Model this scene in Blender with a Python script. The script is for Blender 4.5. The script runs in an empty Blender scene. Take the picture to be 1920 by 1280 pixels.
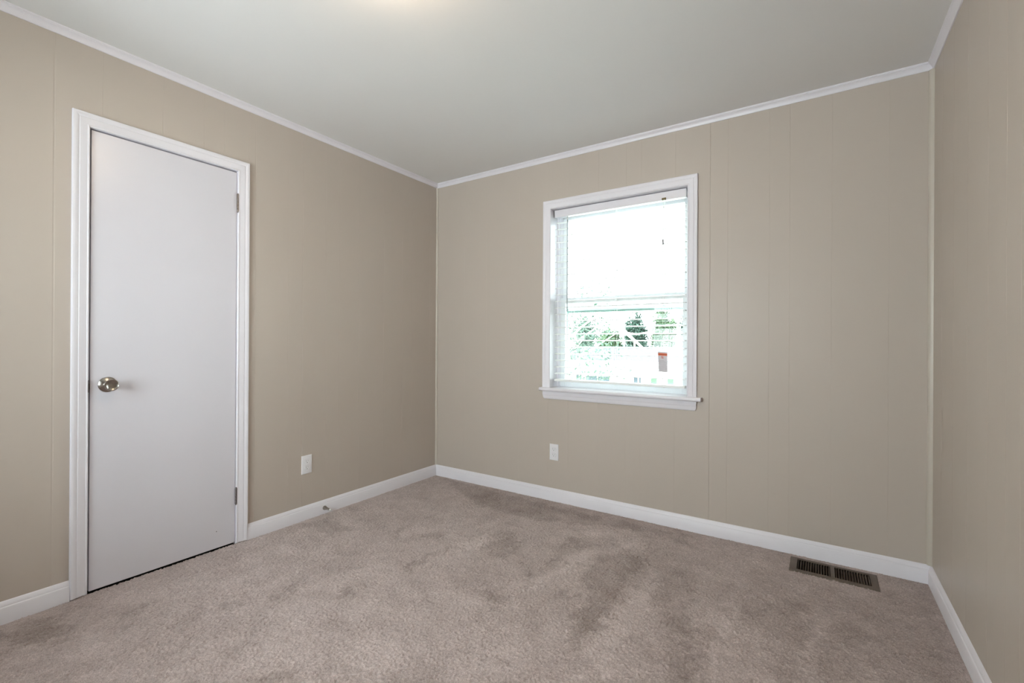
import bpy, math, random
import numpy as np
from mathutils import Vector, Matrix, noise

C = bpy.context.scene.collection
random.seed(7)
PI = math.pi
W, H, D = 3.122, 2.44, 3.76          # room: x 0..W, y -D..0, z 0..H

# ------------------------------------------------------------------ camera
cam_d = bpy.data.cameras.new('camera')
cam = bpy.data.objects.new('camera', cam_d); C.objects.link(cam)
YAW, PITCH, ROLL = 0.58506, 0.00077, 0.00580
fw = Vector((-math.sin(YAW)*math.cos(PITCH), math.cos(YAW)*math.cos(PITCH), math.sin(PITCH)))
r0 = Vector((math.cos(YAW), math.sin(YAW), 0)); u0 = r0.cross(fw)
rt = math.cos(ROLL)*r0 + math.sin(ROLL)*u0
up = -math.sin(ROLL)*r0 + math.cos(ROLL)*u0
m = Matrix((rt, up, -fw)).transposed().to_4x4()
m.translation = Vector((2.67319, -2.88789, 1.12118))
cam.matrix_world = m
cam_d.sensor_width = 36.0
cam_d.lens = 36.0*865.12/1920
cam_d.clip_start = 0.05; cam_d.clip_end = 300
bpy.context.scene.camera = cam

# ------------------------------------------------------------------ world, sun, window portal, fill light, exposure
vs = bpy.context.scene.view_settings
vs.view_transform = 'Standard'; vs.look = 'None'; vs.gamma = 1.0
vs.use_curve_mapping = False
vs.exposure = 0.0
wd = bpy.data.worlds.new('sky'); bpy.context.scene.world = wd; wd.use_nodes = True
bg = wd.node_tree.nodes['Background']
bg.inputs['Color'].default_value = (0.85, 0.95, 1.0, 1); bg.inputs['Strength'].default_value = 12.5

def light(name, kind, loc, energy, color, **kw):
    d = bpy.data.lights.new(name, kind); o = bpy.data.objects.new(name, d); C.objects.link(o)
    o.location = loc; d.energy = energy; d.color = color
    for k, v in kw.items(): setattr(d, k, v)
    return o
def aim(o, v): o.rotation_euler = Vector(v).to_track_quat('-Z', 'Y').to_euler()
sun = light('sun', 'SUN', (0, 0, 9), 9.0, (1.0, 0.96, 0.88), angle=0.02)
aim(sun, (0.35, 0.75, -0.80))
p = light('window_portal', 'AREA', (1.555, 0.26, 1.43), 1.0, (1, 1, 1), shape='RECTANGLE', size=0.95, size_y=1.27)
p.data.cycles.is_portal = True; aim(p, (0, -1, 0))
# added fill light behind the camera, shining in through the added rear window
d3 = light('rear_fill_light', 'AREA', (1.30, -D-0.42, 0.95), 52.0, (0.985, 0.955, 0.97), shape='RECTANGLE', size=1.60, size_y=1.35); aim(d3, (-0.28, 1, 0.42))

# ------------------------------------------------------------------ materials
def mat(name, col, rough=0.5, metal=0.0, spec=0.5, bump=None, var=None, **kw):
    M = bpy.data.materials.new(name); M.use_nodes = True
    nt = M.node_tree; b = nt.nodes['Principled BSDF']
    b.inputs['Base Color'].default_value = (*col, 1); b.inputs['Roughness'].default_value = rough
    b.inputs['Metallic'].default_value = metal; b.inputs['Specular IOR Level'].default_value = spec
    for k, v in kw.items(): b.inputs[k].default_value = v
    tc = nt.nodes.new('ShaderNodeTexCoord')
    if bump:
        sc, st, dist = bump
        n = nt.nodes.new('ShaderNodeTexNoise'); n.inputs['Scale'].default_value = sc; n.inputs['Detail'].default_value = 3
        nt.links.new(tc.outputs['Object'], n.inputs['Vector'])
        bp = nt.nodes.new('ShaderNodeBump'); bp.inputs['Strength'].default_value = st; bp.inputs['Distance'].default_value = dist
        nt.links.new(n.outputs['Fac'], bp.inputs['Height']); nt.links.new(bp.outputs['Normal'], b.inputs['Normal'])
    if var:
        sc, lo, hi = var
        n = nt.nodes.new('ShaderNodeTexNoise'); n.inputs['Scale'].default_value = sc; n.inputs['Detail'].default_value = 4
        nt.links.new(tc.outputs['Object'], n.inputs['Vector'])
        r = nt.nodes.new('ShaderNodeValToRGB')
        r.color_ramp.elements[0].position = 0.3; r.color_ramp.elements[1].position = 0.7
        r.color_ramp.elements[0].color = (*[c*lo for c in col], 1); r.color_ramp.elements[1].color = (*[c*hi for c in col], 1)
        nt.links.new(n.outputs['Fac'], r.inputs['Fac']); nt.links.new(r.outputs['Color'], b.inputs['Base Color'])
    return M

M_wall = mat('beige_wall_paint', (0.525, 0.462, 0.408), 0.42, bump=(380, 0.12, 0.001), var=(1.3, 0.985, 1.015), spec=0.4)
M_ceil = mat('ceiling_paint', (0.81, 0.80, 0.795), 0.75, bump=(260, 0.1, 0.001), var=(0.9, 0.99, 1.01), spec=0.3)
M_white = mat('white_trim_paint', (0.80, 0.78, 0.83), 0.34, bump=(60, 0.04, 0.001), var=(8, 0.985, 1.01))
M_door = mat('white_door_paint', (0.70, 0.682, 0.735), 0.30, bump=(90, 0.06, 0.0008), var=(2.5, 0.985, 1.01))
M_vinyl = mat('white_vinyl', (0.80, 0.82, 0.84), 0.4, var=(20, 0.98, 1.01))
M_alu = mat('storm_frame_metal', (0.20, 0.30, 0.27), 0.5, metal=0.0, var=(30, 0.92, 1.05))
M_slat = mat('blind_slat_white', (0.88, 0.89, 0.88), 0.38, var=(25, 0.98, 1.01))
M_bead = mat('corner_bead_paint', (0.57, 0.52, 0.455), 0.35, var=(5, 0.97, 1.03))
M_nickel = mat('satin_nickel', (0.36, 0.33, 0.295), 0.24, metal=1.0, var=(50, 0.95, 1.05))
M_hinge = mat('worn_nickel_hinge', (0.36, 0.32, 0.30), 0.28, metal=1.0, var=(140, 0.75, 1.15))
M_hinge2 = mat('dull_steel_hinge', (0.16, 0.14, 0.14), 0.45, metal=0.8, var=(140, 0.8, 1.15))
M_dark = mat('dark_void', (0.02, 0.018, 0.016), 0.9, var=(10, 0.9, 1.1))
M_plate = mat('outlet_plastic', (0.84, 0.83, 0.86), 0.3, var=(30, 0.99, 1.01))
M_slot = mat('outlet_slot', (0.10, 0.09, 0.09), 0.6, var=(30, 0.9, 1.1))
M_vent = mat('brown_register_paint', (0.112, 0.082, 0.060), 0.5, var=(18, 0.85, 1.12), bump=(120, 0.1, 0.0006))
M_rub = mat('white_rubber', (0.75, 0.75, 0.72), 0.6, var=(40, 0.97, 1.02))
M_cord = mat('white_cord', (0.78, 0.80, 0.78), 0.7, var=(60, 0.95, 1.02))
M_wand = mat('clear_wand_plastic', (0.33, 0.37, 0.38), 0.12, var=(60, 0.95, 1.05), Alpha=0.9)
M_brass = mat('brass_cord_lock', (0.16, 0.13, 0.08), 0.4, metal=0.9, var=(90, 0.8, 1.1))
M_tassel = mat('grey_tassel_plastic', (0.36, 0.35, 0.37), 0.45, var=(60, 0.95, 1.05))
M_tag = mat('tag_paper', (0.66, 0.64, 0.68), 0.6, var=(60, 0.98, 1.02))
M_orange = mat('tag_orange_ink', (0.86, 0.16, 0.045), 0.55, var=(60, 0.97, 1.03))
M_ink = mat('tag_dark_ink', (0.10, 0.05, 0.05), 0.6, var=(60, 0.9, 1.1))
M_red = mat('tag_red_ink', (0.62, 0.10, 0.08), 0.6, var=(60, 0.9, 1.1))
M_grey = mat('tag_grey_ink', (0.42, 0.40, 0.44), 0.6, var=(60, 0.95, 1.05))
M_brick = mat('outer_wall_siding', (0.55, 0.53, 0.50), 0.8, var=(3, 0.9, 1.1))
M_glowbase = mat('lamp_base_paint', (0.8, 0.8, 0.78), 0.4, var=(20, 0.98, 1.01))

# glass: clear with fresnel reflection
M_glass = bpy.data.materials.new('window_glass'); M_glass.use_nodes = True
nt = M_glass.node_tree; nt.nodes.clear()
out = nt.nodes.new('ShaderNodeOutputMaterial'); mx = nt.nodes.new('ShaderNodeMixShader')
tr = nt.nodes.new('ShaderNodeBsdfTransparent'); gl = nt.nodes.new('ShaderNodeBsdfGlossy'); fr = nt.nodes.new('ShaderNodeFresnel')
tr.inputs['Color'].default_value = (0.96, 0.985, 0.975, 1); gl.inputs['Roughness'].default_value = 0.02; fr.inputs['IOR'].default_value = 1.45
nt.links.new(fr.outputs[0], mx.inputs[0]); nt.links.new(tr.outputs[0], mx.inputs[1]); nt.links.new(gl.outputs[0], mx.inputs[2]); nt.links.new(mx.outputs[0], out.inputs[0])

# lit lamp glass
M_lamp = bpy.data.materials.new('lit_lamp_glass'); M_lamp.use_nodes = True
b = M_lamp.node_tree.nodes['Principled BSDF']
b.inputs['Base Color'].default_value = (0.9, 0.82, 0.7, 1)
b.inputs['Emission Color'].default_value = (1.0, 0.75, 0.50, 1); b.inputs['Emission Strength'].default_value = 38.0

# carpet: fibre noise plus the lay of the pile (attribute 'pile')
M_carpet = bpy.data.materials.new('carpet_pile'); M_carpet.use_nodes = True
nt = M_carpet.node_tree; b = nt.nodes['Principled BSDF']
b.inputs['Roughness'].default_value = 0.95; b.inputs['Specular IOR Level'].default_value = 0.1
b.inputs['Sheen Weight'].default_value = 0.25; b.inputs['Sheen Roughness'].default_value = 0.5
tc = nt.nodes.new('ShaderNodeTexCoord')
def noi(scale, detail=3, rough=0.6, vec=None):
    n = nt.nodes.new('ShaderNodeTexNoise'); n.inputs['Scale'].default_value = scale; n.inputs['Detail'].default_value = detail
    n.inputs['Roughness'].default_value = rough
    nt.links.new(vec or tc.outputs['Object'], n.inputs['Vector']); return n.outputs['Fac']
def ramp(fac, a, ca, b_, cb):
    r = nt.nodes.new('ShaderNodeValToRGB'); e = r.color_ramp.elements
    e[0].position = a; e[0].color = (*ca, 1); e[1].position = b_; e[1].color = (*cb, 1)
    nt.links.new(fac, r.inputs['Fac']); return r.outputs['Color']
def mul(a, b2):
    x = nt.nodes.new('ShaderNodeMix'); x.data_type = 'RGBA'; x.blend_type = 'MULTIPLY'; x.inputs[0].default_value = 1.0
    nt.links.new(a, x.inputs[6]); nt.links.new(b2, x.inputs[7]); return x.outputs[2]
at = nt.nodes.new('ShaderNodeAttribute'); at.attribute_name = 'pile'
base = ramp(at.outputs['Fac'], 0.0, (0.245, 0.190, 0.168), 1.0, (0.66, 0.562, 0.548))
fib = ramp(noi(270, 3, 0.8), 0.32, (0.66, 0.65, 0.64), 0.66, (1.26, 1.26, 1.26))
mott = ramp(noi(34, 5, 0.7), 0.3, (0.90, 0.89, 0.88), 0.7, (1.08, 1.08, 1.08))
nt.links.new(mul(mul(base, fib), mott), b.inputs['Base Color'])
bp = nt.nodes.new('ShaderNodeBump'); bp.inputs['Strength'].default_value = 0.55; bp.inputs['Distance'].default_value = 0.004
nt.links.new(noi(380, 3, 0.8), bp.inputs['Height']); nt.links.new(bp.outputs['Normal'], b.inputs['Normal'])

# ------------------------------------------------------------------ mesh helpers
class MB:
    def __init__(s): s.v = []; s.f = []; s.mi = []
    def add(s, vs_, fs, m=0):
        n = len(s.v); s.v += [tuple(v) for v in vs_]; s.f += [tuple(i+n for i in f) for f in fs]; s.mi += [m]*len(fs); return s
    def box(s, a, b, m=0):
        x0, y0, z0 = a; x1, y1, z1 = b
        x0, x1 = min(x0, x1), max(x0, x1); y0, y1 = min(y0, y1), max(y0, y1); z0, z1 = min(z0, z1), max(z0, z1)
        return s.add([(x0,y0,z0),(x1,y0,z0),(x1,y1,z0),(x0,y1,z0),(x0,y0,z1),(x1,y0,z1),(x1,y1,z1),(x0,y1,z1)],
                     [(0,3,2,1),(4,5,6,7),(0,1,5,4),(1,2,6,5),(2,3,7,6),(3,0,4,7)], m)
    def lathe(s, prof, org, axis, n=32, m=0):
        """prof: list of (radius, distance along axis)"""
        ax = Vector(axis).normalized(); t = Vector((0,0,1)) if abs(ax.z) < 0.9 else Vector((1,0,0))
        a = ax.cross(t).normalized(); b_ = ax.cross(a); o = Vector(org); V = []; F = []
        for r, h in prof:
            for k in range(n):
                th = 2*PI*k/n; V.append(o + ax*h + (a*math.cos(th) + b_*math.sin(th))*max(r, 1e-5))
        for i in range(len(prof)-1):
            for k in range(n):
                k2 = (k+1) % n; F.append((i*n+k, (i+1)*n+k, (i+1)*n+k2, i*n+k2))
        F.append(tuple(range(n))); F.append(tuple((len(prof)-1)*n+k for k in reversed(range(n))))
        return s.add(V, F, m)
    def tube(s, pts, r, n=8, m=0):
        pts = [Vector(p) for p in pts]; V = []; F = []
        for i, p in enumerate(pts):
            d = (pts[min(i+1, len(pts)-1)] - pts[max(i-1, 0)]).normalized()
            t = Vector((0,0,1)) if abs(d.z) < 0.9 else Vector((1,0,0))
            a = d.cross(t).normalized(); b_ = d.cross(a)
            rr = r[i] if isinstance(r, (list, tuple)) else r
            for k in range(n):
                th = 2*PI*k/n; V.append(p + (a*math.cos(th) + b_*math.sin(th))*rr)
        for i in range(len(pts)-1):
            for k in range(n):
                k2 = (k+1) % n; F.append((i*n+k, i*n+k2, (i+1)*n+k2, (i+1)*n+k))
        F.append(tuple(reversed(range(n)))); F.append(tuple((len(pts)-1)*n+k for k in range(n)))
        return s.add(V, F, m)
    def stations(s, rings, m=0, closed=True):
        """connect equal-length rings (lists of points); profile loop closed; ends capped"""
        n = len(rings[0]); V = [p for r in rings for p in r]; F = []
        for i in range(len(rings)-1):
            for k in range(n if closed else n-1):
                k2 = (k+1) % n; F.append((i*n+k, i*n+k2, (i+1)*n+k2, (i+1)*n+k))
        if closed:
            F.append(tuple(reversed(range(n)))); F.append(tuple((len(rings)-1)*n+k for k in range(n)))
        return s.add(V, F, m)

def obj(name, mb, mats, parent=None, smooth=None, bevel=None, kind=None, label=None):
    me = bpy.data.meshes.new(name); me.from_pydata(mb.v, [], mb.f)
    if not isinstance(mats, (list, tuple)): mats = [mats]
    for x in mats: me.materials.append(x)
    me.polygons.foreach_set('material_index', mb.mi)
    me.validate(); me.update()
    import bmesh
    bm = bmesh.new(); bm.from_mesh(me); bmesh.ops.recalc_face_normals(bm, faces=bm.faces); bm.to_mesh(me); bm.free()
    if smooth is not None:
        me.polygons.foreach_set('use_smooth', [True]*len(me.polygons)); me.set_sharp_from_angle(angle=math.radians(smooth))
    o = bpy.data.objects.new(name, me); C.objects.link(o)
    if parent: o.parent = parent; o.matrix_parent_inverse = Matrix.Translation(-Vector(parent.location))
    if bevel:
        bv = o.modifiers.new('bevel', 'BEVEL'); bv.width = bevel; bv.segments = 3; bv.limit_method = 'ANGLE'
    if kind: o['kind'] = kind
    if label: o['label'] = label
    return o
def root(name, loc, label=None, cat=None, group=None, kind=None):
    o = bpy.data.objects.new(name, None); C.objects.link(o); o.location = loc; o.empty_display_size = 0.05
    if label: o['label'] = label
    if cat: o['category'] = cat
    if group: o['group'] = group
    if kind: o['kind'] = kind
    return o
def tag(o, label, cat, group=None, kind=None):
    o['label'] = label; o['category'] = cat
    if group: o['group'] = group
    if kind: o['kind'] = kind
    return o

# ------------------------------------------------------------------ walls (grooved panelling)
def panel_wall(name, place, s0, s1, grooves, openings, thick):
    """place(s, out, z) -> world point; out>0 goes into the room. grooves: (s, half width, depth)"""
    cuts = {s0: 0.0, s1: 0.0}
    for g, hw, dp in grooves:
        cuts[g-hw] = 0.0; cuts[g] = -dp; cuts[g+hw] = 0.0
    for (a, b_, z0, z1) in openings: cuts.setdefault(a, 0.0); cuts.setdefault(b_, 0.0)
    S = sorted(cuts); zs = sorted({0.0, H} | {z for o_ in openings for z in o_[2:]})
    mb = MB()
    for i in range(len(S)-1):
        for j in range(len(zs)-1):
            a, b_ = S[i], S[i+1]; z0, z1 = zs[j], zs[j+1]; mid = (a+b_)/2; zm = (z0+z1)/2
            if any(o_[0] < mid < o_[1] and o_[2] < zm < o_[3] for o_ in openings): continue
            mb.add([place(a, cuts[a], z0), place(b_, cuts[b_], z0), place(b_, cuts[b_], z1), place(a, cuts[a], z1)], [(0,1,2,3)])
    S2 = sorted({s0, s1} | {x for o_ in openings for x in o_[:2]})
    bk = MB()
    for i in range(len(S2)-1):
        for j in range(len(zs)-1):
            mid = (S2[i]+S2[i+1])/2; zm = (zs[j]+zs[j+1])/2
            if any(o_[0] < mid < o_[1] and o_[2] < zm < o_[3] for o_ in openings): continue
            p = place(S2[i], -0.008, zs[j]); q = place(S2[i+1], -thick, zs[j+1]); bk.box(p, q, 1)
    mb.add(bk.v, bk.f, 1)
    o = obj(name, mb, [M_wall, M_brick]); o['kind'] = 'structure'
    return o

g = lambda L, hw=0.0013, dp=0.0006: [(x, hw, dp) for x in L]
seam = lambda L: [(x, 0.0018, 0.0018) for x in L]
WIN = (1.080, 2.028, 0.775, 2.075)
DOOR = (-2.226, -1.597, -0.01, 2.056)
panel_wall('wall_back', lambda s, o_, z: (s, -o_, z), 0, W,
           g([0.30, 0.52, 0.82, 1.068, 1.230, 1.448, 1.640, 1.737, 1.948, 2.241, 2.450, 2.546, 2.732, 2.961]) + seam([2.146]), [WIN], 0.20)
panel_wall('wall_left', lambda s, o_, z: (o_, s, z), -D, 0,
           g([-3.6, -3.4, -3.1, -2.9, -2.72, -2.5, -2.181, -1.952, -1.772, -1.671, -1.541, -1.505, -1.307, -1.054, -0.952, -0.791, -0.570, -0.388, -0.280, -0.087])
           + [(-1.213, 0.0016, 0.0012)] + [(-2.338, 0.0045, 0.0009)], [DOOR], 0.12)
panel_wall('wall_right', lambda s, o_, z: (W-o_, s, z), -D, 0,
           g([-0.19, -0.39, -0.597, -0.841, -1.010, -1.126, -1.30, -1.51, -1.72, -1.95, -2.15, -2.35, -2.55, -2.9, -3.2, -3.6]), [], 0.20)
W3 = (0.52, 2.08, 0.775, 2.075)  # opening for the added rear window
panel_wall('wall_rear', lambda s, o_, z: (s, -D+o_, z), 0, W, g([0.2, 0.4, 2.4, 2.8]), [W3], 0.20)

# ceiling slab and closet behind the door
mb = MB(); mb.box((-0.9, -D-0.3, H), (W+0.45, 0.50, H+0.18)); o = obj('ceiling', mb, M_ceil); o['kind'] = 'structure'
mb = MB()
mb.box((-0.80, -2.5, -0.02), (-0.76, -1.4, H)); mb.box((-0.76, -2.5, -0.02), (-0.12, -2.46, H)); mb.box((-0.76, -1.44, -0.02), (-0.12, -1.4, H))
mb.box((-0.76, -2.46, -0.05), (-0.0, -1.44, -0.012))
o = obj('closet_walls', mb, M_dark); o['kind'] = 'structure'; o.name = 'wall_closet'

# ------------------------------------------------------------------ carpeted floor
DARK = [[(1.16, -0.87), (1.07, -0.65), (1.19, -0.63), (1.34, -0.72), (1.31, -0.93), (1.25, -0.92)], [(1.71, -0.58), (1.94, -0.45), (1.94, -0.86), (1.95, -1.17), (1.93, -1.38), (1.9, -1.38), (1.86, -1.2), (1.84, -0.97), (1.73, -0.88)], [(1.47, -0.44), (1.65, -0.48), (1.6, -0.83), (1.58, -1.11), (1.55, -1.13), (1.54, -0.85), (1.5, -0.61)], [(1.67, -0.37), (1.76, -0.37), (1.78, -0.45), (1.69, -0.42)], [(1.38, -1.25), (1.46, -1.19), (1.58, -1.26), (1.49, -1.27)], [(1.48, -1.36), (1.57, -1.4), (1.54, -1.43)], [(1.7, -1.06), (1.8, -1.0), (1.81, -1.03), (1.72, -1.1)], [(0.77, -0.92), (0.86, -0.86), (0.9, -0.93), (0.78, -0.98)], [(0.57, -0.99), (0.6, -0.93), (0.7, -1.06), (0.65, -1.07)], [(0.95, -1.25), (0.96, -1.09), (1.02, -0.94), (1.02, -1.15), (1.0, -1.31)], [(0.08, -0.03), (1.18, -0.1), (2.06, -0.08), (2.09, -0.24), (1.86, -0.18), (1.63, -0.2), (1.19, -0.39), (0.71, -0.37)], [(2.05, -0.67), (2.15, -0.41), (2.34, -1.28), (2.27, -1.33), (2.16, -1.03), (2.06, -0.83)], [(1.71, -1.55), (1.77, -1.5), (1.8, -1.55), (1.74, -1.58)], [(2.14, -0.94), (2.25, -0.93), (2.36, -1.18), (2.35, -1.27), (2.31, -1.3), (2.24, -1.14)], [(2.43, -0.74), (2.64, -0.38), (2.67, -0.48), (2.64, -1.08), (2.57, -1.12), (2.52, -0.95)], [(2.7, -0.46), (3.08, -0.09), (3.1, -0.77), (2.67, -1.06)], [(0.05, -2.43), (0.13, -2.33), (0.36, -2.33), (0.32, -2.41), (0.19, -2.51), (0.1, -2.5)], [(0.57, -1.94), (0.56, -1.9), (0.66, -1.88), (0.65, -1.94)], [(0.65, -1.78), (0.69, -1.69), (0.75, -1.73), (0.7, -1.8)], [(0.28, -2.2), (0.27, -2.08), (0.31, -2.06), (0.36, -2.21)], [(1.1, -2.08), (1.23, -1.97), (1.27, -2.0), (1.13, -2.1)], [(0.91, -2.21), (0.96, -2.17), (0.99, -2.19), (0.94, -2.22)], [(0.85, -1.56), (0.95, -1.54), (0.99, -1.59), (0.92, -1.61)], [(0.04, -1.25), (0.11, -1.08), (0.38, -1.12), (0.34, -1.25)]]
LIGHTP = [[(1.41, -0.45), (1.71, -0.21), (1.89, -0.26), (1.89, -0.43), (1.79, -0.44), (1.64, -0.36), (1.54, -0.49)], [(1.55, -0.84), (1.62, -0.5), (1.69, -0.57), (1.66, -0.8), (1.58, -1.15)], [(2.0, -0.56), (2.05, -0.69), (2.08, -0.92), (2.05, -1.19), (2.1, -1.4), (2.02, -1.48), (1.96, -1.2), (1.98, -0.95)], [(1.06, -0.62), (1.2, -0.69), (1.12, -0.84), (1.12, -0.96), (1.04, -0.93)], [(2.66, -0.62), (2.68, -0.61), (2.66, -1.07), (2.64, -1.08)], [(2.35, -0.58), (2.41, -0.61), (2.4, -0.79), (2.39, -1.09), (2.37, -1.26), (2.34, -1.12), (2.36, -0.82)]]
VX0, VX1, VY0, VY1 = 2.585, 2.892, -0.205, -0.068          # hole of the floor register
def signed(P, X, Y):
    d = np.full(X.shape, 1e9); ins = np.zeros(X.shape, bool); n = len(P)
    for i in range(n):
        x0, y0 = P[i]; x1, y1 = P[(i+1) % n]; ex, ey = x1-x0, y1-y0
        t = np.clip(((X-x0)*ex+(Y-y0)*ey)/(ex*ex+ey*ey+1e-12), 0, 1)
        d = np.minimum(d, np.hypot(X-x0-t*ex, Y-y0-t*ey))
        if abs(ey) > 1e-9: ins ^= ((y0 > Y) != (y1 > Y)) & (X < ex*(Y-y0)/ey+x0)
    return np.where(ins, d, -d)
rng = np.random.default_rng(3)
def smooth_noise(shape, cell):
    h, w = shape; gh, gw = int(h/cell)+3, int(w/cell)+3; G = rng.standard_normal((gh, gw))
    yy = np.arange(h)/cell; xx = np.arange(w)/cell; iy = yy.astype(int); ix = xx.astype(int)
    fy = (yy-iy)[:, None]; fx = (xx-ix)[None, :]; fy = fy*fy*(3-2*fy); fx = fx*fx*(3-2*fx)
    A = G[iy][:, ix]; B = G[iy][:, ix+1]; Cc = G[iy+1][:, ix]; Dd = G[iy+1][:, ix+1]
    return (A*(1-fx)+B*fx)*(1-fy) + (Cc*(1-fx)+Dd*fx)*fy
st = 0.004
nx, ny = int(W/st)+1, int(D/st)+1
xs = np.linspace(0, W, nx); ys = np.linspace(-D, 0, ny); X, Y = np.meshgrid(xs, ys)
wx = X + 0.016*smooth_noise(X.shape, 9)+0.010*smooth_noise(X.shape, 4); wy = Y + 0.016*smooth_noise(X.shape, 9)+0.010*smooth_noise(X.shape, 4)
pile = 0.60 + 0.05*smooth_noise(X.shape, 55) + 0.06*smooth_noise(X.shape, 21) + 0.04*smooth_noise(X.shape, 9)
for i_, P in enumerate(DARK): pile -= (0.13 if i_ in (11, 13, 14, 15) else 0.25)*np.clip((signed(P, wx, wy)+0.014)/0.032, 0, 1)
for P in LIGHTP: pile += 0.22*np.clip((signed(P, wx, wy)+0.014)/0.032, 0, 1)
Z = 0.0018*rng.standard_normal(X.shape) + 0.0007*smooth_noise(X.shape, 2.2) + 0.0006*smooth_noise(X.shape, 9)
Z = np.clip(Z, -0.0045, 0.004)
pile += 0.055*Z/0.001
pile = np.clip(pile, 0, 1)
V = np.stack([X, Y, Z], -1).reshape(-1, 3)
idx = np.arange(nx*ny).reshape(ny, nx)
cx = (xs[:-1]+xs[1:])/2; cy = (ys[:-1]+ys[1:])/2; CX, CY = np.meshgrid(cx, cy)
keep = ~((CX > VX0) & (CX < VX1) & (CY > VY0) & (CY < VY1))
Q = np.stack([idx[:-1, :-1], idx[:-1, 1:], idx[1:, 1:], idx[1:, :-1]], -1)[keep]
me = bpy.data.meshes.new('floor'); me.vertices.add(len(V)); me.vertices.foreach_set('co', V.astype(np.float32).ravel())
me.loops.add(Q.size); me.loops.foreach_set('vertex_index', Q.astype(np.int32).ravel())
me.polygons.add(len(Q)); me.polygons.foreach_set('loop_start', np.arange(0, Q.size, 4, dtype=np.int32)); me.update(calc_edges=True)
a_ = me.attributes.new('pile', 'FLOAT', 'POINT'); a_.data.foreach_set('value', pile.astype(np.float32).ravel())
me.polygons.foreach_set('use_smooth', [True]*len(me.polygons)); me.materials.append(M_carpet)
fl = bpy.data.objects.new('floor', me); C.objects.link(fl); fl['kind'] = 'structure'
mb = MB(); mb.box((0, -D, -0.12), (VX0, 0, -0.01)); mb.box((VX1, -D, -0.12), (W, 0, -0.01))
mb.box((VX0, -D, -0.12), (VX1, VY0, -0.01)); mb.box((VX0, VY1, -0.12), (VX1, 0, -0.01))
o = obj('subfloor', mb, M_dark); o.name = 'floor_subfloor'; o['kind'] = 'structure'

# ------------------------------------------------------------------ baseboards, crown, corner beads
BASE = [(0, 0.0), (0.014, 0.0), (0.014, 0.063), (0.0125, 0.066), (0.0100, 0.068), (0.0100, 0.0700), (0.0092, 0.0735), (0.0070, 0.079), (0.0045, 0.083), (0.0030, 0.086), (0, 0.088)]
CROWN = [(0, 2.4065), (0.0045, 2.4065), (0.0065, 2.4095), (0.0065, 2.413), (0.009, 2.419), (0.013, 2.4245), (0.018, 2.4285), (0.0205, 2.430), (0.0205, 2.4335), (0.0235, 2.4355), (0.0245, 2.44), (0, 2.44)]
def run(prof, place, s0, s1, m0=0, m1=0):
    """profile run from s0 to s1, ends mitred inwards by m0/m1 (+1 shortens with the profile's projection)"""
    return [[place(s0 + m0*o_, o_, z) for o_, z in prof], [place(s1 - m1*o_, o_, z) for o_, z in prof]]
pl_back = lambda s, o_, z: (s, -o_, z); pl_left = lambda s, o_, z: (o_, s, z)
pl_right = lambda s, o_, z: (W-o_, s, z); pl_rear = lambda s, o_, z: (s, -D+o_, z)
CO, CI = (-2.284, -2.2255), (-1.5450, -1.6000)
for nm, pl, a, b_, ma, mb_ in (('baseboard_back', pl_back, 0, W, 1, 1), ('baseboard_left', pl_left, -1.5455, 0, 0, 1),
                               ('baseboard_left', pl_left, -D, -2.2845, 1, 0), ('baseboard_right', pl_right, -D, 0, 1, 1), ('baseboard_rear', pl_rear, 0, W, 1, 1)):
    mb = MB().stations(run(BASE, pl, a, b_, ma, mb_)); obj(nm, mb, M_white, smooth=35, kind='structure')
for nm, pl, a, b_ in (('trim_1', pl_back, 0, W), ('trim_2', pl_left, -D, 0), ('trim_3', pl_right, -D, 0), ('trim_4', pl_rear, 0, W)):
    mb = MB().stations(run(CROWN, pl, a, b_, 1, 1)); obj(nm, mb, M_white, smooth=35, kind='structure')
# vertical quarter-round beads in the two far corners
for nm, x0, sx, R in (('trim_5', 0.0, 1, 0.0135), ('trim_6', W, -1, 0.019)):
    ring = lambda z: [(x0, 0, z)] + [(x0 + sx*R*math.cos(t), -R*math.sin(t), z) for t in np.linspace(0, PI/2, 8)]
    obj(nm, MB().stations([ring(0.0885), ring(2.406)]), M_bead, smooth=50, kind='structure')

# ------------------------------------------------------------------ closet door
CAS = [(0, 0), (0, 0.007), (0.003, 0.0095), (0.006, 0.0095), (0.008, 0.0075), (0.012, 0.0085), (0.020, 0.0105), (0.028, 0.0125), (0.034, 0.0135),
       (0.036, 0.0115), (0.040, 0.0135), (0.047, 0.0165), (0.052, 0.0175), (0.0565, 0.0165), (0.0585, 0.013), (0.0585, 0)]
door = root('door_1', (0, -1.913, 0), kind='structure')
yl, yr, zt, zb = -2.2255, -1.6035, 2.053, 0.006
def casing(place, a, b_, zb, zt, prof):
    L = [[place(a-u, t, zb) for u, t in prof], [place(a-u, t, zt+u) for u, t in prof], [place(b_+u, t, zt+u) for u, t in prof], [place(b_+u, t, zb) for u, t in prof]]
    return MB().stations(L)
obj('door_casing', casing(pl_left, yl, yr, zb, zt, CAS), M_white, door, smooth=30)
jm = MB()
jm.box((-0.12, yl-0.014, 0), (0.0005, yl+0.001, zt+0.001)); jm.box((-0.12, yr-0.001, 0), (0.0005, yr+0.014, zt+0.001)); jm.box((-0.12, yl+0.001, zt-0.001), (0.0005, yr-0.001, zt+0.014))
jm.box((-0.062, yl+0.001, 0), (-0.040, yl+0.011, zt-0.001)); jm.box((-0.062, yr-0.011, 0), (-0.040, yr-0.001, zt-0.001)); jm.box((-0.062, yl+0.011, zt-0.011), (-0.040, yr-0.011, zt-0.001))
obj('door_jamb', jm, M_white, door)
sl = MB(); sl.box((-0.037, -2.2185, 0.009), (-0.002, -1.6068, 2.0455))
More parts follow.
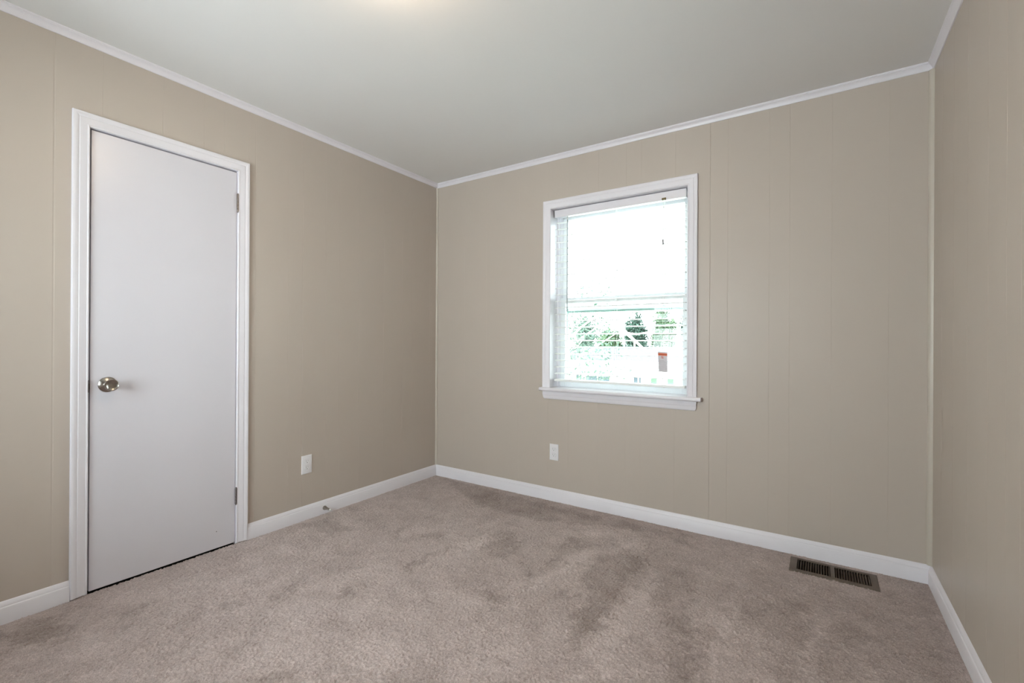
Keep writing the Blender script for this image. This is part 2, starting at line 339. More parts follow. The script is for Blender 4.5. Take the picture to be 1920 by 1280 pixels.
obj('door_slab', sl, M_door, door, bevel=0.0015)
nk = MB()   # small dent near the foot of the door
nk.lathe([(0.0001, 0.0007), (0.0022, 0.0005), (0.0026, 0)], (-0.0021, -1.700, 0.098), (1, 0, 0), 10); obj('paint_chip', nk, M_hinge2, door, label='small dark chip in the door paint')
KY, KZ = -2.158, 0.918
rs = MB().lathe([(0.0345, 0), (0.0345, 0.0022), (0.0325, 0.0045), (0.022, 0.0085), (0.0165, 0.011), (0.0135, 0.013), (0.0125, 0.018)], (-0.002, KY, KZ), (1, 0, 0), 48)
rose = obj('knob_rose', rs, M_nickel, door, smooth=40, label='satin nickel round rose plate')
kb = MB().lathe([(0.0120, 0.016), (0.0125, 0.028), (0.0150, 0.034), (0.0205, 0.041), (0.0245, 0.047), (0.0262, 0.052), (0.0262, 0.0555), (0.0248, 0.0583),
                 (0.0232, 0.0588), (0.0205, 0.0570), (0.0160, 0.0548), (0.0100, 0.0532), (0.0045, 0.0526), (0.0001, 0.0525)], (-0.002, KY, KZ), (1, 0, 0), 48)
obj('door_knob', kb, M_nickel, door, smooth=40, label='satin nickel door knob with a dished face')
stp = MB().box((-0.030, yl-0.0004, 0.885), (0.0022, yl+0.0012, 0.945)); stp.box((0.0005, yl-0.006, 0.888), (0.0086, yl+0.0012, 0.942)); stp.box((-0.020, yl+0.001, 0.903), (-0.008, yl+0.007, 0.926))
obj('strike_plate', stp, M_hinge2, door, bevel=0.0006, label='dark metal strike plate on the jamb')
def hinge(z0, z1, M, lab):
    h = MB(); n = 5; L = (z1-z0-0.010)/n
    for k in range(n):
        h.lathe([(0.0056, 0), (0.0060, 0.0004), (0.0060, L-0.0008), (0.0056, L-0.0003)], (0.0052, -1.6050, z0+0.005+k*L), (0, 0, 1), 18)
    h.lathe([(0.0016, -0.0015), (0.0042, 0.001), (0.0052, 0.0045), (0.0052, 0.0055)], (0.0052, -1.6050, z0), (0, 0, 1), 18)
    h.lathe([(0.0052, -0.0055), (0.0052, -0.0045), (0.0042, -0.001), (0.0016, 0.0005)], (0.0052, -1.6050, z1), (0, 0, 1), 18)
    h.box((-0.036, -1.6066, z0+0.005), (0.002, -1.6050, z1-0.005))
    obj('hinge', h, M, door, smooth=40, label=lab)
hinge(1.826, 1.930, M_hinge, 'shiny nickel hinge knuckle'); hinge(0.216, 0.311, M_hinge2, 'dull dark steel hinge knuckle')

# ------------------------------------------------------------------ window 1
def build_window(nm, pl, a, b_, mid, casing_on=True):
    """pl(s, out, z); a..b_ clear opening along s"""
    w = root(nm, pl(mid, 0, 0.80), kind='structure'); z0, z1 = 0.800, 2.066
    B = lambda mb, s0_, s1_, o0, o1, za, zb2, m=0: mb.box(pl(s0_, o0, za), pl(s1_, o1, zb2), m)
    obj('window_casing', casing(pl, a, b_, z0, z1, CAS), M_white, w, smooth=30)
    j = MB(); B(j, a-0.009, a, 0.0, -0.2, 0.775, z1+0.009); B(j, b_, b_+0.009, 0.0, -0.2, 0.775, z1+0.009); B(j, a, b_, 0.0, -0.2, z1, z1+0.009)
    B(j, a, a+0.018, -0.115, -0.2, z0, z1); B(j, b_-0.018, b_, -0.115, -0.2, z0, z1); B(j, a+0.018, b_-0.018, -0.115, -0.2, z1-0.018, z1)
    B(j, a, a+0.012, -0.098, -0.115, z0, z1); B(j, b_-0.012, b_, -0.098, -0.115, z0, z1); B(j, a, b_, -0.098, -0.115, z1-0.012, z1)
    obj('window_jamb', j, M_white, w)
    st_ = MB()   # stool with a rounded nose and horns
    prof = [(-0.115, 0.776), (0.034, 0.776), (0.041, 0.779), (0.044, 0.785), (0.044, 0.791), (0.041, 0.797), (0.034, 0.800), (-0.115, 0.800)]
    st_.stations([[pl(a, min(o_, 0.001), z) for o_, z in prof], [pl(b_, min(o_, 0.001), z) for o_, z in prof]])
    st_.stations([[pl(a-0.0700, max(o_, 0.0), z) for o_, z in prof], [pl(b_+0.0860, max(o_, 0.0), z) for o_, z in prof]])
    obj('window_stool', st_, M_white, w, smooth=40)
    ap = MB()
    APR = [(0.718, 0), (0.718, 0.005), (0.722, 0.008), (0.728, 0.010), (0.738, 0.0115), (0.745, 0.0125), (0.747, 0.0145), (0.757, 0.0165), (0.776, 0.0165), (0.776, 0)]
    ring = lambda s_, cut: [pl(s_ + cut*max(0, 0.731-z)*0.8, t, z) for z, t in APR]
    ap.stations([ring(a-0.054, 1), ring(b_+0.056, -1)]); obj('window_apron', ap, M_white, w, smooth=30)
    sill = MB(); B(sill, a, b_, -0.115, -0.235, 0.765, 0.797); obj('window_sill', sill, M_vinyl, w, bevel=0.002)
    # two sashes, each with its own pane
    fa, fb = a+0.018, b_-0.018
    def sash(za, zb2, o0, o1, stile, rb, rt_):
        f = MB(); B(f, fa, fa+stile, o0, o1, za, zb2); B(f, fb-stile, fb, o0, o1, za, zb2)
        B(f, fa+stile, fb-stile, o0, o1, za, za+rb); B(f, fa+stile, fb-stile, o0, o1, zb2-rt_, zb2)
        s_ = obj('window_sash', f, M_vinyl, w, bevel=0.002)
        p = MB(); om = (o0+o1)/2; B(p, fa+stile-0.004, fb-stile+0.004, om-0.0015, om+0.0015, za+rb-0.004, zb2-rt_+0.004)
        pn = obj('pane', p, M_glass, s_); return s_
    sash(0.797, 1.442, -0.118, -0.148, 0.036, 0.052, 0.040)
    sash(1.405, z1-0.018, -0.156, -0.186, 0.036, 0.036, 0.034)
    sf = MB(); B(sf, a, a+0.030, -0.205, -0.235, 0.797, z1+0.005); B(sf, b_-0.030, b_, -0.205, -0.235, 0.797, z1+0.005)
    B(sf, a+0.03, b_-0.03, -0.205, -0.235, z1-0.03, z1+0.005); B(sf, a+0.03, b_-0.03, -0.205, -0.226, 1.371, 1.386, 1); B(sf, a+0.03, b_-0.03, -0.212, -0.236, 1.352, 1.368, 1); B(sf, a+0.03, b_-0.03, -0.206, -0.240, 1.339, 1.351)
    B(sf, a+0.03, b_-0.03, -0.205, -0.225, 0.797, 0.815)
    obj('storm_frame', sf, [M_alu, M_vinyl], w, bevel=0.001)
    ot = MB(); B(ot, a-0.07, a, -0.2, -0.235, 0.75, z1+0.08); B(ot, b_, b_+0.07, -0.2, -0.235, 0.75, z1+0.08); B(ot, a, b_, -0.2, -0.235, z1+0.006, z1+0.08)
    obj('outer_trim', ot, M_vinyl, w)
    return w
build_window('window_1', pl_back, 1.0885, 2.0205, 1.5545)
build_window('added_rear_window', pl_rear, 0.53, 2.07, 1.30)  # unseen window, added behind the camera to let the fill light in

# ------------------------------------------------------------------ blind of window 1
blind = root('window_blind', (1.5545, 0.055, 0.80), 'open white faux-wood venetian blind hanging inside the window frame', 'blind')
bx0, bx1, yf, yb = 1.101, 2.003, 0.030, 0.081
hr = MB(); hr.box((bx0, yf+0.004, 2.014), (bx1, yb, 2.0620)); hr.box((bx0-0.002, yf, 2.010), (bx1+0.002, yf+0.004, 2.0615))
hr.box((bx0-0.002, yf, 2.010), (bx0+0.001, yf+0.020, 2.0615)); hr.box((bx1-0.001, yf, 2.010), (bx1+0.002, yf+0.020, 2.0615))
obj('headrail', hr, M_white, blind, bevel=0.001)
LX = (1.238, 1.552, 1.868)
def slat(z, th=0.0034, tilt=0.0024, crown=0.0026):
    s_ = MB(); n = 8; prof = []
    for k in range(n+1):
        t = k/n*2-1; prof.append((yf+0.0025 + (k/n)*(yb-yf-0.003), z + crown*(1-t*t) + tilt*t))
    prof = [(y_, zz+th/2) for y_, zz in prof] + [(y_, zz-th/2) for y_, zz in reversed(prof)]
    s_.stations([[(bx0+0.004, y_, zz) for y_, zz in prof], [(bx1-0.004, y_, zz) for y_, zz in prof]]); return s_
proto = obj('slat', slat(0.0), M_slat, None, smooth=40)
zs_ = [0.898 + 0.0468*k for k in range(24)]
for k, z in enumerate(zs_):
    o = proto if k == 0 else proto.copy()
    if k: C.objects.link(o)
    o.parent = blind; o.matrix_parent_inverse = Matrix.Translation(-Vector(blind.location)); o.location = (0, 0, z)
    o.rotation_euler = (random.uniform(-0.006, 0.006), random.uniform(-0.0008, 0.0008), 0)
    o.location.y = 0; o.location.z = z
br = MB(); br.box((bx0+0.002, yf+0.001, 0.842), (bx1-0.002, yb-0.001, 0.858)); brl = obj('bottom_rail', br, M_slat, blind, bevel=0.003)
for x in LX:
    lc = MB(); y0, y1 = yf+0.0005, yb-0.0002
    for y_ in (y0, y1): lc.tube([(x, y_, 0.850), (x, y_, 2.012)], 0.0008, 6)
    for dx in (0.006,):
        lc.tube([(x+dx, (y0+y1)/2, 0.850), (x+dx, (y0+y1)/2, 2.012)], 0.0009, 6)
    for z in zs_: lc.tube([(x, y0, z-0.0022), (x, y1, z-0.0022)], 0.0005, 4)
    obj('ladder_cord', lc, M_cord, blind)
    pg = MB(); pg.lathe([(0.006, 0), (0.006, 0.002), (0.004, 0.003)], (x, (y0+y1)/2, 0.842), (0, 0, -1), 12)
    pg.tube([(x-0.002, yf+0.002, 0.842), (x+0.006, yf-0.003, 0.834), (x+0.012, yf-0.002, 0.824), (x+0.006, yf+0.001, 0.829), (x+0.002, yf+0.004, 0.840)], 0.0009, 6)
    obj('cord_plug', pg, M_cord, brl)
wx_ = 1.2085
wn = MB(); wn.tube([(wx_, 0.020, 2.000), (wx_, 0.018, 1.98), (wx_+0.001, 0.017, 1.70), (wx_+0.001, 0.017, 1.36), (wx_+0.001, 0.017, 1.335)], [0.0030, 0.0032, 0.0032, 0.0034, 0.0042], 6)
wd_ = obj('tilt_wand', wn, M_wand, blind, smooth=30, label='translucent grey tilt wand')
hk = MB(); hk.tube([(wx_, 0.036, 2.014), (wx_, 0.028, 2.010), (wx_, 0.022, 2.004), (wx_, 0.019, 1.996), (wx_, 0.021, 1.990)], 0.0018, 8); hk.lathe([(0.0038, 0), (0.0045, -0.004), (0.0045, -0.018), (0.003, -0.022)], (wx_, 0.0195, 1.998), (0, 0, 1), 12)
obj('wand_hook', hk, M_cord, wd_, smooth=40)
cl = MB(); cl.box((1.858, yf-0.004, 2.010), (1.884, yf+0.006, 2.024)); cl.box((1.864, yf-0.0055, 2.013), (1.870, yf-0.003, 2.021)); cl.box((1.874, yf-0.0055, 2.013), (1.880, yf-0.003, 2.021))
obj('cord_lock', cl, M_brass, blind, bevel=0.0008, label='small brass cord lock')
lfc = MB(); lfc.tube([(1.873, yf-0.004, 2.012), (1.872, 0.022, 1.99), (1.870, 0.021, 1.85), (1.868, 0.021, 1.762)], 0.0007, 6)
cd = obj('lift_cord', lfc, M_cord, blind)
ts = MB().lathe([(0.002, 0), (0.0045, -0.003), (0.0055, -0.014), (0.0065, -0.030), (0.005, -0.033)], (1.867, 0.021, 1.765), (-0.10, 0, 1), 14)
obj('cord_tassel', ts, M_tassel, cd, smooth=40, label='grey plastic tassel')

# warning tag hanging on a string in front of the slats
tx, ty, tz = 1.870, 0.018, 1.064
tg = root('warning_tag', (tx, ty, tz), 'small grey warning tag with orange band hanging in front of the window blind', 'tag')
def T(u, w, z):   # u across (-0.5..0.5), w towards the room, z downward metres; a slight swing and curl
    sw = 0.045*z; curl = 0.004*(1-(2*u)**2)*0.5 + 0.006*(z/0.124)**2
    return (tx + u*0.058 + sw, ty - w - curl*0.5 + (-0.006)*u*2*(z/0.124), tz - z - 0.0025*u)
def sheet(u0, u1, z0, z1, w, th=0.0004, nu=8, nz=10):
    s_ = MB(); F = []; Vt = []
    for side in (0, 1):
        for j in range(nz+1):
            for i in range(nu+1):
                Vt.append(T(u0+(u1-u0)*i/nu, w + side*th, z0+(z1-z0)*j/nz))
    n1 = nu+1; N = n1*(nz+1)
    for j in range(nz):
        for i in range(nu):
            a = j*n1+i; F.append((a, a+1, a+1+n1, a+n1)); F.append((N+a, N+a+n1, N+a+1+n1, N+a+1))
    for i in range(nu): F.append((i, N+i, N+i+1, i+1)); a = nz*n1+i; F.append((a, a+1, N+a+1, N+a))
    for j in range(nz): a = j*n1; F.append((a, a+n1, N+a+n1, N+a)); a = j*n1+nu; F.append((a, N+a, N+a+n1, a+n1))
    return s_.add(Vt, F)
obj('tag_card', sheet(-0.5, 0.5, 0, 0.124, 0), M_tag, tg, smooth=40)
obj('header_band', sheet(-0.485, 0.485, 0.008, 0.023, 0.0004, 0.0003, 6, 3), M_orange, tg, smooth=40, label='orange header band')
def text_mesh(name, body, size, material, parent, u, z, w):
    c = bpy.data.curves.new(name, 'FONT'); c.body = body; c.size = size; c.align_x = 'CENTER'; c.align_y = 'CENTER'; c.extrude = 0.00008
    t_ = bpy.data.objects.new(name, c); C.objects.link(t_); bpy.context.view_layer.update()
    me2 = bpy.data.meshes.new_from_object(t_); bpy.data.objects.remove(t_)
    for v in me2.vertices:
        x_, y_, z_ = v.co; v.co = Vector(T(u + x_/0.058, w + z_, z - y_))
    me2.materials.clear(); me2.materials.append(material)
    o_ = bpy.data.objects.new(name, me2); C.objects.link(o_); o_.parent = parent; o_.matrix_parent_inverse = Matrix.Translation(-Vector(parent.location)); return o_
text_mesh('header_lettering', 'WARNING', 0.0125, M_ink, tg, 0.02, 0.0157, 0.0009)
cm = MB(); N = 28
def disc_ring(r0_, r1_, cu, cz, w):
    Vt = []; F = []
    for k in range(N):
        th = 2*PI*k/N
        for r_ in (r0_, r1_):
            for ww in (w, w+0.0002): Vt.append(T(cu + r_*math.cos(th)/0.058, ww, cz + r_*math.sin(th)))
    for k in range(N):
        a = 4*k; b2 = 4*((k+1) % N)
        F += [(a, b2, b2+1, a+1), (a+2, a+3, b2+3, b2+2), (a, a+2, b2+2, b2), (a+1, b2+1, b2+3, a+3)]
    cm.add(Vt, F)
disc_ring(0.0068, 0.0084, -0.03, 0.0335, 0.0005)
for (ua, za, ub, zb3, hw) in ((-0.0058, -0.0058, 0.0058, 0.0058, 0.0010), (-0.001, -0.005, 0.001, 0.005, 0.0014), (-0.003, 0.001, 0.003, -0.001, 0.0008)):
    d = Vector((ub-ua, zb3-za)).normalized(); n_ = Vector((-d.y, d.x))*hw
    P4 = [(ua+n_.x, za+n_.y), (ub+n_.x, zb3+n_.y), (ub-n_.x, zb3-n_.y), (ua-n_.x, za-n_.y)]
    cm.add([T(-0.03+p[0]/0.058, w_, 0.0335+p[1]) for w_ in (0.0005, 0.0008) for p in P4], [(0,1,2,3), (7,6,5,4), (0,4,5,1), (1,5,6,2), (2,6,7,3), (3,7,4,0)])
obj('prohibition_symbol', cm, M_red, tg, label='red prohibition circle')
pr = MB()
for k in range(11):
    z = 0.052 + k*0.0062; e = (0.12, 0.25, 0.40, 0.22, 0.38, 0.33, 0.41, 0.30, 0.39, 0.36, 0.10)[k]; hh = 0.0011 if k < 2 else 0.0007
    s_ = sheet(-0.42, e, z, z+hh*1.6, 0.0004, 0.0002, 6, 1); pr.add(s_.v, s_.f)
obj('printed_lines', pr, M_grey, tg)
sg = MB(); sg.tube([(1.868, yf-0.001, 1.41), (1.869, 0.024, 1.30), (1.870, 0.020, 1.15), (1.870, 0.0170, 1.060)], 0.0006, 6)
obj('tag_string', sg, M_cord, tg)

# ------------------------------------------------------------------ outlets
def outlet(pl, s, z, label):
    t_ = root('wall_outlet', pl(s, 0, z), label, 'outlet', 'duplex outlets on the walls')
    pt = MB(); r = [(-0.035, -0.057), (0.035, -0.057), (0.035, 0.057), (-0.035, 0.057)]
    L = []
    for o_, k in ((0.0, 1.0), (0.0022, 1.0), (0.0042, 0.965), (0.0052, 0.90)):
        L.append([pl(s+x*(1-(1-k)*1.0), o_, z+y*(1-(1-k)*0.62)) for x, y in r])
    pt.stations(L); obj('cover_plate', pt, M_plate, t_, smooth=25)
    for dz in (0.0195, -0.0195):
        rc = MB(); ring = []
        for k in range(40):
            th = 2*PI*k/40; x = 0.0172*math.cos(th); y = max(-0.0135, min(0.0135, 0.0172*math.sin(th))); ring.append((x, y))
        rc.stations([[pl(s+x*q, o_, z+dz+y*q) for x, y in ring] for o_, q in ((0.004, 1.0), (0.0066, 1.0), (0.0070, 0.965))])
        rv = obj('receptacle', rc, M_plate, t_)
        so = MB()
        so.box(pl(s-0.0072, 0.0066, z+dz+0.0000), pl(s-0.0056, 0.0072, z+dz+0.0078)); so.box(pl(s+0.0056, 0.0066, z+dz+0.0010), pl(s+0.0072, 0.0072, z+dz+0.0075))
        ax = Vector(pl(0, 1, 0)) - Vector(pl(0, 0, 0))
        so.lathe([(0.0024, 0), (0.0024, 0.0006)], pl(s, 0.0066, z+dz-0.0065), ax, 12)
        obj('socket_slots', so, M_slot, rv)
        sh = MB(); n = len(ring)    # the dark seam round the receptacle
        sh.stations([[pl(s+x*q, o_, z+dz+y*q) for x, y in ring] for o_, q in ((0.0045, 1.035), (0.0054, 1.035))]); obj('seam', sh, M_grey, rv)
    sc = MB().lathe([(0.0030, 0), (0.0030, 0.0008), (0.0018, 0.0014)], pl(s, 0.0048, z), Vector(pl(0, 1, 0)) - Vector(pl(0, 0, 0)), 14)
    obj('screw', sc, M_plate, t_)
outlet(pl_back, 1.123, 0.3437, 'white duplex outlet under the window')
outlet(pl_left, -1.1812, 0.3446, 'white duplex outlet on the wall beside the door')

# ------------------------------------------------------------------ cone door stop on the left baseboard
ds = root('door_stop', (0.014, -1.062, 0.040), 'nickel cone-shaped door stop screwed to the white baseboard', 'door stop')
cn = MB().lathe([(0.0135, 0), (0.0140, 0.0015), (0.0135, 0.006), (0.0095, 0.018), (0.0072, 0.030), (0.0056, 0.044), (0.0054, 0.056), (0.003, 0.057)], (0.014, -1.062, 0.040), (1, 0, 0), 28)
obj('stop_body', cn, M_nickel, ds, smooth=40)
tp = MB().lathe([(0.0050, 0.055), (0.0054, 0.056), (0.0054, 0.064), (0.0042, 0.068), (0.002, 0.069)], (0.014, -1.062, 0.040), (1, 0, 0), 20)
obj('rubber_tip', tp, M_rub, ds, smooth=40, label='white rubber tip')

# ------------------------------------------------------------------ floor register
fv = root('floor_register', (2.7375, -0.136, 0), 'brown metal floor register set in the carpet below the back wall', 'vent')
X0, X1, Y0, Y1 = 2.562, 2.913, -0.222, -0.058
ix0, ix1, mx0, mx1, iy0, iy1 = 2.591, 2.886, 2.730, 2.7475, -0.200, -0.073
fr_ = MB(); zt_ = 0.0065
for a, b2 in (((X0, Y0), (ix0, Y1)), ((ix1, Y0), (X1, Y1)), ((ix0, Y0), (ix1, iy0)), ((ix0, iy1), (ix1, Y1)), ((mx0, iy0), (mx1, iy1))):
    fr_.box((a[0], a[1], 0.002), (b2[0], b2[1], zt_))
ring = lambda d, z: [(X0-d, Y0-d, z), (X1+d, Y0-d, z), (X1+d, Y1+d, z), (X0-d, Y1+d, z)]
fr_.stations([ring(0, zt_-0.0002), ring(0.002, 0.003), ring(0.003, 0.0)], closed=False)
fr_.stations([[p for p in ring(0, zt_-0.0002)] + [ring(0, zt_-0.0002)[0]], [p for p in ring(0.003, 0.0)] + [ring(0.003, 0.0)[0]]], closed=False)
obj('frame', fr_, M_vent, fv)
n = 13; proto_l = None
for (sa, sb) in ((ix0, mx0), (mx1, ix1)):
    for k in range(n):
        x = sa + (k+0.5)*(sb-sa)/n
        if proto_l is None:
            lv = MB(); lv.add([(-0.0044, iy0, -0.008), (-0.0034, iy0, -0.008), (0.0024, iy0, 0.0046), (0.0012, iy0, 0.0046), (-0.0044, iy1, -0.008), (-0.0034, iy1, -0.008), (0.0024, iy1, 0.0046), (0.0012, iy1, 0.0046)],
                              [(0,1,2,3), (7,6,5,4), (0,4,5,1), (1,5,6,2), (2,6,7,3), (3,7,4,0)])
            proto_l = obj('louver', lv, M_vent); o = proto_l
        else: o = proto_l.copy(); C.objects.link(o)
        o.parent = fv; o.matrix_parent_inverse = Matrix.Translation(-Vector(fv.location)); o.location = (x, 0, 0)
bt = MB(); e = 0.003
bt.box((VX0+e, VY0+e, -0.10), (VX0+e+0.001, VY1-e, 0.002)); bt.box((VX1-e-0.001, VY0+e, -0.10), (VX1-e, VY1-e, 0.002)); bt.box((VX0+e, VY0+e, -0.10), (VX1-e, VY0+e+0.001, 0.002)); bt.box((VX0+e, VY1-e-0.001, -0.10), (VX1-e, VY1-e, 0.002)); bt.box((VX0+e, VY0+e, -0.101), (VX1-e, VY1-e, -0.10))
obj('duct_box', bt, M_dark, fv)

# ------------------------------------------------------------------ ceiling lamp (just above the frame)
LPX, LPY = 1.50, -1.90
lp = root('ceiling_light', (LPX, LPY, H), 'lit warm flush dome light on the ceiling just above the view', 'light')
obj('lamp_base', MB().lathe([(0.15, 0), (0.15, -0.018), (0.142, -0.022)], (LPX, LPY, H), (0, 0, 1), 40), M_glowbase, lp, smooth=40)
obj('lamp_shade', MB().lathe([(0.140, -0.020), (0.138, -0.040), (0.125, -0.065), (0.095, -0.088), (0.055, -0.100), (0.015, -0.104), (0.001, -0.104)], (LPX, LPY, H), (0, 0, 1), 40), M_lamp, lp, smooth=60)

# ------------------------------------------------------------------ outside
M_lawn = mat('pale_dry_ground', (0.58, 0.64, 0.54), 0.9, var=(2.5, 0.85, 1.12))
M_side = mat('neighbour_siding', (0.78, 0.78, 0.76), 0.7, var=(4, 0.95, 1.03))
M_roof = mat('neighbour_shingles', (0.036, 0.040, 0.052), 0.85, var=(6, 0.8, 1.25))
M_nwin = mat('neighbour_glass', (0.03, 0.045, 0.06), 0.4, var=(5, 0.7, 1.3))
M_shut = mat('pale_green_shutter', (0.08, 0.13, 0.09), 0.6, var=(8, 0.95, 1.05))
M_bark = mat('pale_bark', (0.6, 0.57, 0.53), 0.9, var=(12, 0.7, 1.3))
M_drive = mat('pale_driveway', (0.5, 0.49, 0.47), 0.9, var=(3, 0.9, 1.1))
def leafmat(name, col):
    return mat(name, col, 0.6, var=(1.6, 0.55, 1.6))
M_leafd = leafmat('dark_leaves', (0.020, 0.050, 0.034)); M_leafl = leafmat('light_leaves', (0.045, 0.085, 0.035)); M_leafp = leafmat('pale_leaves', (0.045, 0.08, 0.058))
M_out = mat('outside_wall', (0.5, 0.45, 0.4), 0.9, var=(3, 0.9, 1.1))

gz = lambda x, y: -0.7 - 1.75*min(1, max(0, (y-1.5)/18.0)) + 0.05*math.sin(x*0.7+y*0.4)
mb = MB(); nxg, nyg = 50, 46; V_ = []; F_ = []
for j in range(nyg+1):
    for i in range(nxg+1):
        x = -34 + 60*i/nxg; y = 0.3 + 50*j/nyg; V_.append((x, y, gz(x, y)))
for j in range(nyg):
    for i in range(nxg): a = j*(nxg+1)+i; F_.append((a, a+1, a+nxg+2, a+nxg+1))
mb.add(V_, F_); lawn = obj('ground', mb, M_lawn, smooth=60); lawn['kind'] = 'structure'; lawn.name = 'ground'
mb = MB(); V_ = []; F_ = []
for j in range(21):
    for i in range(61):
        x = -30+50*i/60; y = 11.5 + 4.5*j/20; V_.append((x, y, gz(x, y)+0.03))
for j in range(20):
    for i in range(60): a = j*61+i; F_.append((a, a+1, a+62, a+61))
mb.add(V_, F_); o = obj('road', mb, M_drive, smooth=60); o['kind'] = 'structure'

HX0, HX1, HY, HG = -14.5, 0.5, 22.0, -2.5
hs = root('neighbour_house', (-7, HY, HG), 'white single storey house with a grey roof beyond the window', 'house')
obj('house_wall', MB().box((HX0, HY, HG), (HX1, HY+8, 0.02)), M_side, hs)
rf = MB(); prof = [(HY-1.0, 0.10), (HY-1.0, 0.0), (HY+9.0, 0.0), (HY+9.0, 0.10), (HY+4.0, 0.86)]
rf.stations([[(HX0-0.5, y, z) for y, z in prof], [(HX1+0.5, y, z) for y, z in prof]]); obj('roof', rf, M_roof, hs)
fs = MB().box((HX0-0.5, HY-1.03, -0.05), (HX1+0.5, HY-1.0, 0.12)); obj('fascia', fs, M_side, hs)
def hwin(x0, x1, z0, z1):
    f = MB(); t_ = 0.07; f.box((x0-t_, HY-0.05, z0-t_), (x0, HY, z1+t_)); f.box((x1, HY-0.05, z0-t_), (x1+t_, HY, z1+t_)); f.box((x0, HY-0.05, z0-t_), (x1, HY, z0)); f.box((x0, HY-0.05, z1), (x1, HY, z1+t_))
    f.box(((x0+x1)/2-0.03, HY-0.05, z0), ((x0+x1)/2+0.03, HY-0.01, z1)); f.box((x0, HY-0.045, (z0+z1)/2-0.025), (x1, HY-0.01, (z0+z1)/2+0.025))
    w = obj('window_frame', f, M_side, hs); obj('pane', MB().box((x0, HY-0.02, z0), (x1, HY-0.004, z1)), M_nwin, w)
hwin(-9.20, -8.86, -1.75, -0.80); hwin(-8.60, -7.15, -1.75, -0.82); hwin(-5.75, -5.22, -1.75, -0.75); hwin(-12.6, -11.4, -1.7, -0.75); hwin(-2.6, -1.4, -1.7, -0.75)
for x0, x1 in ((-4.80, -4.50), (-3.92, -3.62)): obj('shutter', MB().box((x0, HY-0.04, -1.6), (x1, HY, -0.72)), M_shut, hs)
for x in (-5.0, -10.2, -0.4): obj('porch_post', MB().box((x-0.07, HY-0.9, HG), (x+0.07, HY-0.76, 0.0)), M_side, hs)

def foliage(cx_, cy_, cz_, rx, ry, rz, n, size, seed, hollow=0.35):
    r = random.Random(seed); mb = MB()
    clumps = [(r.uniform(-1, 1), r.uniform(-1, 1), r.uniform(-1, 1)) for _ in range(60)]
    clumps = [c for c in clumps if c[0]**2+c[1]**2+c[2]**2 < 1.15]
    q_ = lambda v: max(-0.97, min(0.97, v))
    for k in range(n):
        c = r.choice(clumps); s_ = hollow
        p = Vector((cx_+rx*q_(c[0]*0.8+s_*r.gauss(0, 0.5)), cy_+ry*q_(c[1]*0.8+s_*r.gauss(0, 0.5)), cz_+rz*(c[2]+s_*r.gauss(0, 0.5))))
        a = Vector((r.gauss(0, 1), r.gauss(0, 1), r.gauss(0, 1))).normalized(); b2 = a.cross(Vector((r.gauss(0, 1), r.gauss(0, 1), r.gauss(0, 1)))).normalized()
        L = size*r.uniform(0.6, 1.3); nn = a.cross(b2)*L*0.15
        mb.add([p-a*L, p+b2*L*0.45+nn, p+a*L, p-b2*L*0.45+nn], [(0, 1, 2, 3)])
    return mb
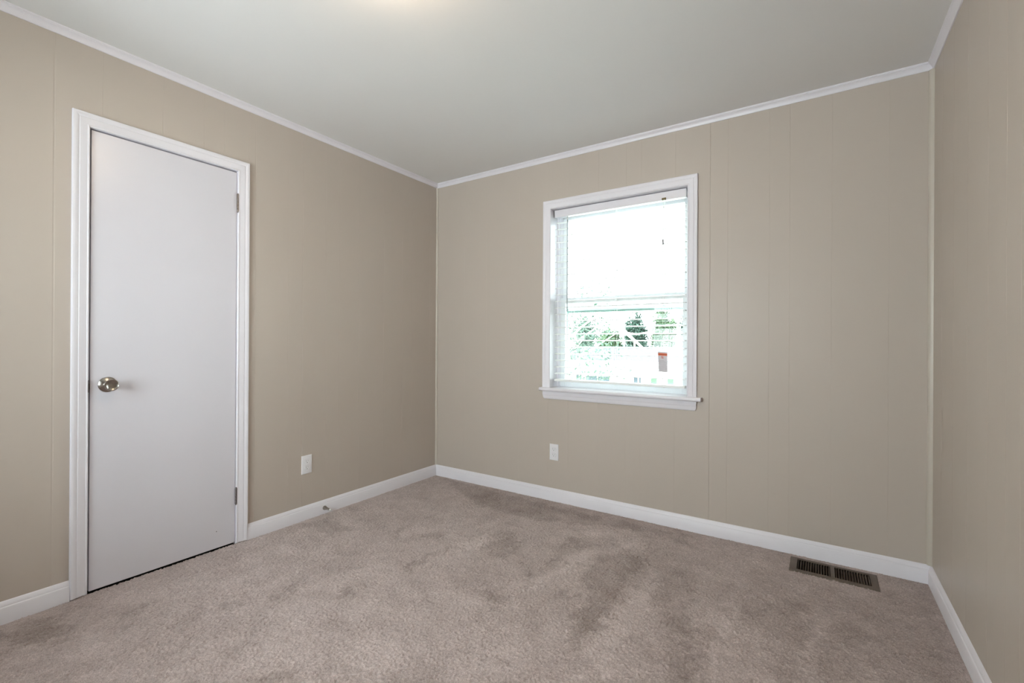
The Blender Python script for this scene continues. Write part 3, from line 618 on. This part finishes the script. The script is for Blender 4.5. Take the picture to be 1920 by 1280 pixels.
def tree(x, y, base, h, rx, rz, n, leaf, M, seed, label, group, lean=(0, 0)):
    t_ = root('tree', (x, y, base), label, 'tree', group); r = random.Random(seed)
    tk = MB(); cz_ = base + h - rz
    tk.tube([(x, y, base-0.1), (x+lean[0]*0.3, y, base+h*0.25), (x+lean[0]*0.7, y, base+h*0.5), (x+lean[0], y, base+h*0.8)], [0.035*h, 0.026*h, 0.02*h, 0.007*h], 10)
    obj('trunk', tk, M_bark, t_, smooth=60)
    for k in range(6):
        th = r.uniform(0, 2*PI); z0 = base+h*r.uniform(0.35, 0.6); bm_ = MB()
        bm_.tube([(x+lean[0]*0.6, y, z0), (x+lean[0]*0.6+rx*0.35*math.cos(th), y+rx*0.35*math.sin(th), z0+h*0.12), (x+lean[0]+rx*0.8*math.cos(th), y+rx*0.8*math.sin(th), z0+h*0.28)], [0.011*h, 0.007*h, 0.002*h], 7)
        obj('branch', bm_, M_bark, t_, smooth=60)
    obj('foliage', foliage(x+lean[0], y, cz_, rx, rx, rz, n, leaf, seed+1), M, t_)
    return t_
rowt = [(-13.9, 33.6, 5.2, 0.95, M_leafd, 'dark tree, leftmost of the row behind the neighbour house'), (-11.7, 33.6, 4.6, 0.95, M_leafl, 'short light green tree, second from the left behind the neighbour house'),
        (-9.5, 33.6, 5.6, 0.95, M_leafd, 'dark tree, third from the left behind the neighbour house'), (-7.3, 33.6, 6.2, 0.95, M_leafl, 'tall light green tree in the middle of the row behind the neighbour house'),
        (-5.1, 33.6, 6.0, 0.95, M_leafd, 'dark tree, second from the right behind the neighbour house'), (-2.9, 33.6, 6.6, 0.95, M_leafd, 'tallest dark tree, at the right end of the row behind the neighbour house')]
for k, (x, y, h, rx, M, lab) in enumerate(rowt):
    tree(x, y, HG, h, rx, h*0.34, 5200, 0.13, M, 40+k, lab, 'trees behind the neighbour house')
nt_ = tree(-3.9, 9.0, gz(-3.9, 9.0), 4.1, 1.5, 1.6, 2300, 0.06, M_leafp, 71, 'thin leafy tree in the yard outside the window', None, lean=(0.8, 0))
bz = MB(); bz.tube([(-3.4, 9.0, 2.0), (-2.5, 8.6, 2.15), (-1.7, 8.1, 1.70), (-1.2, 8.0, 1.35), (-0.70, 8.0, 0.90)], [0.075, 0.06, 0.05, 0.04, 0.02], 8)
bz.tube([(-1.2, 8.0, 1.35), (-0.95, 8.0, 1.32), (-0.6, 7.9, 1.38)], [0.03, 0.022, 0.01], 6); bz.tube([(-1.0, 8.0, 1.17), (-1.0, 8.0, 0.95), (-0.86, 8.0, 0.72)], [0.025, 0.018, 0.008], 6)
obj('branch', bz, M_bark, nt_, smooth=60)
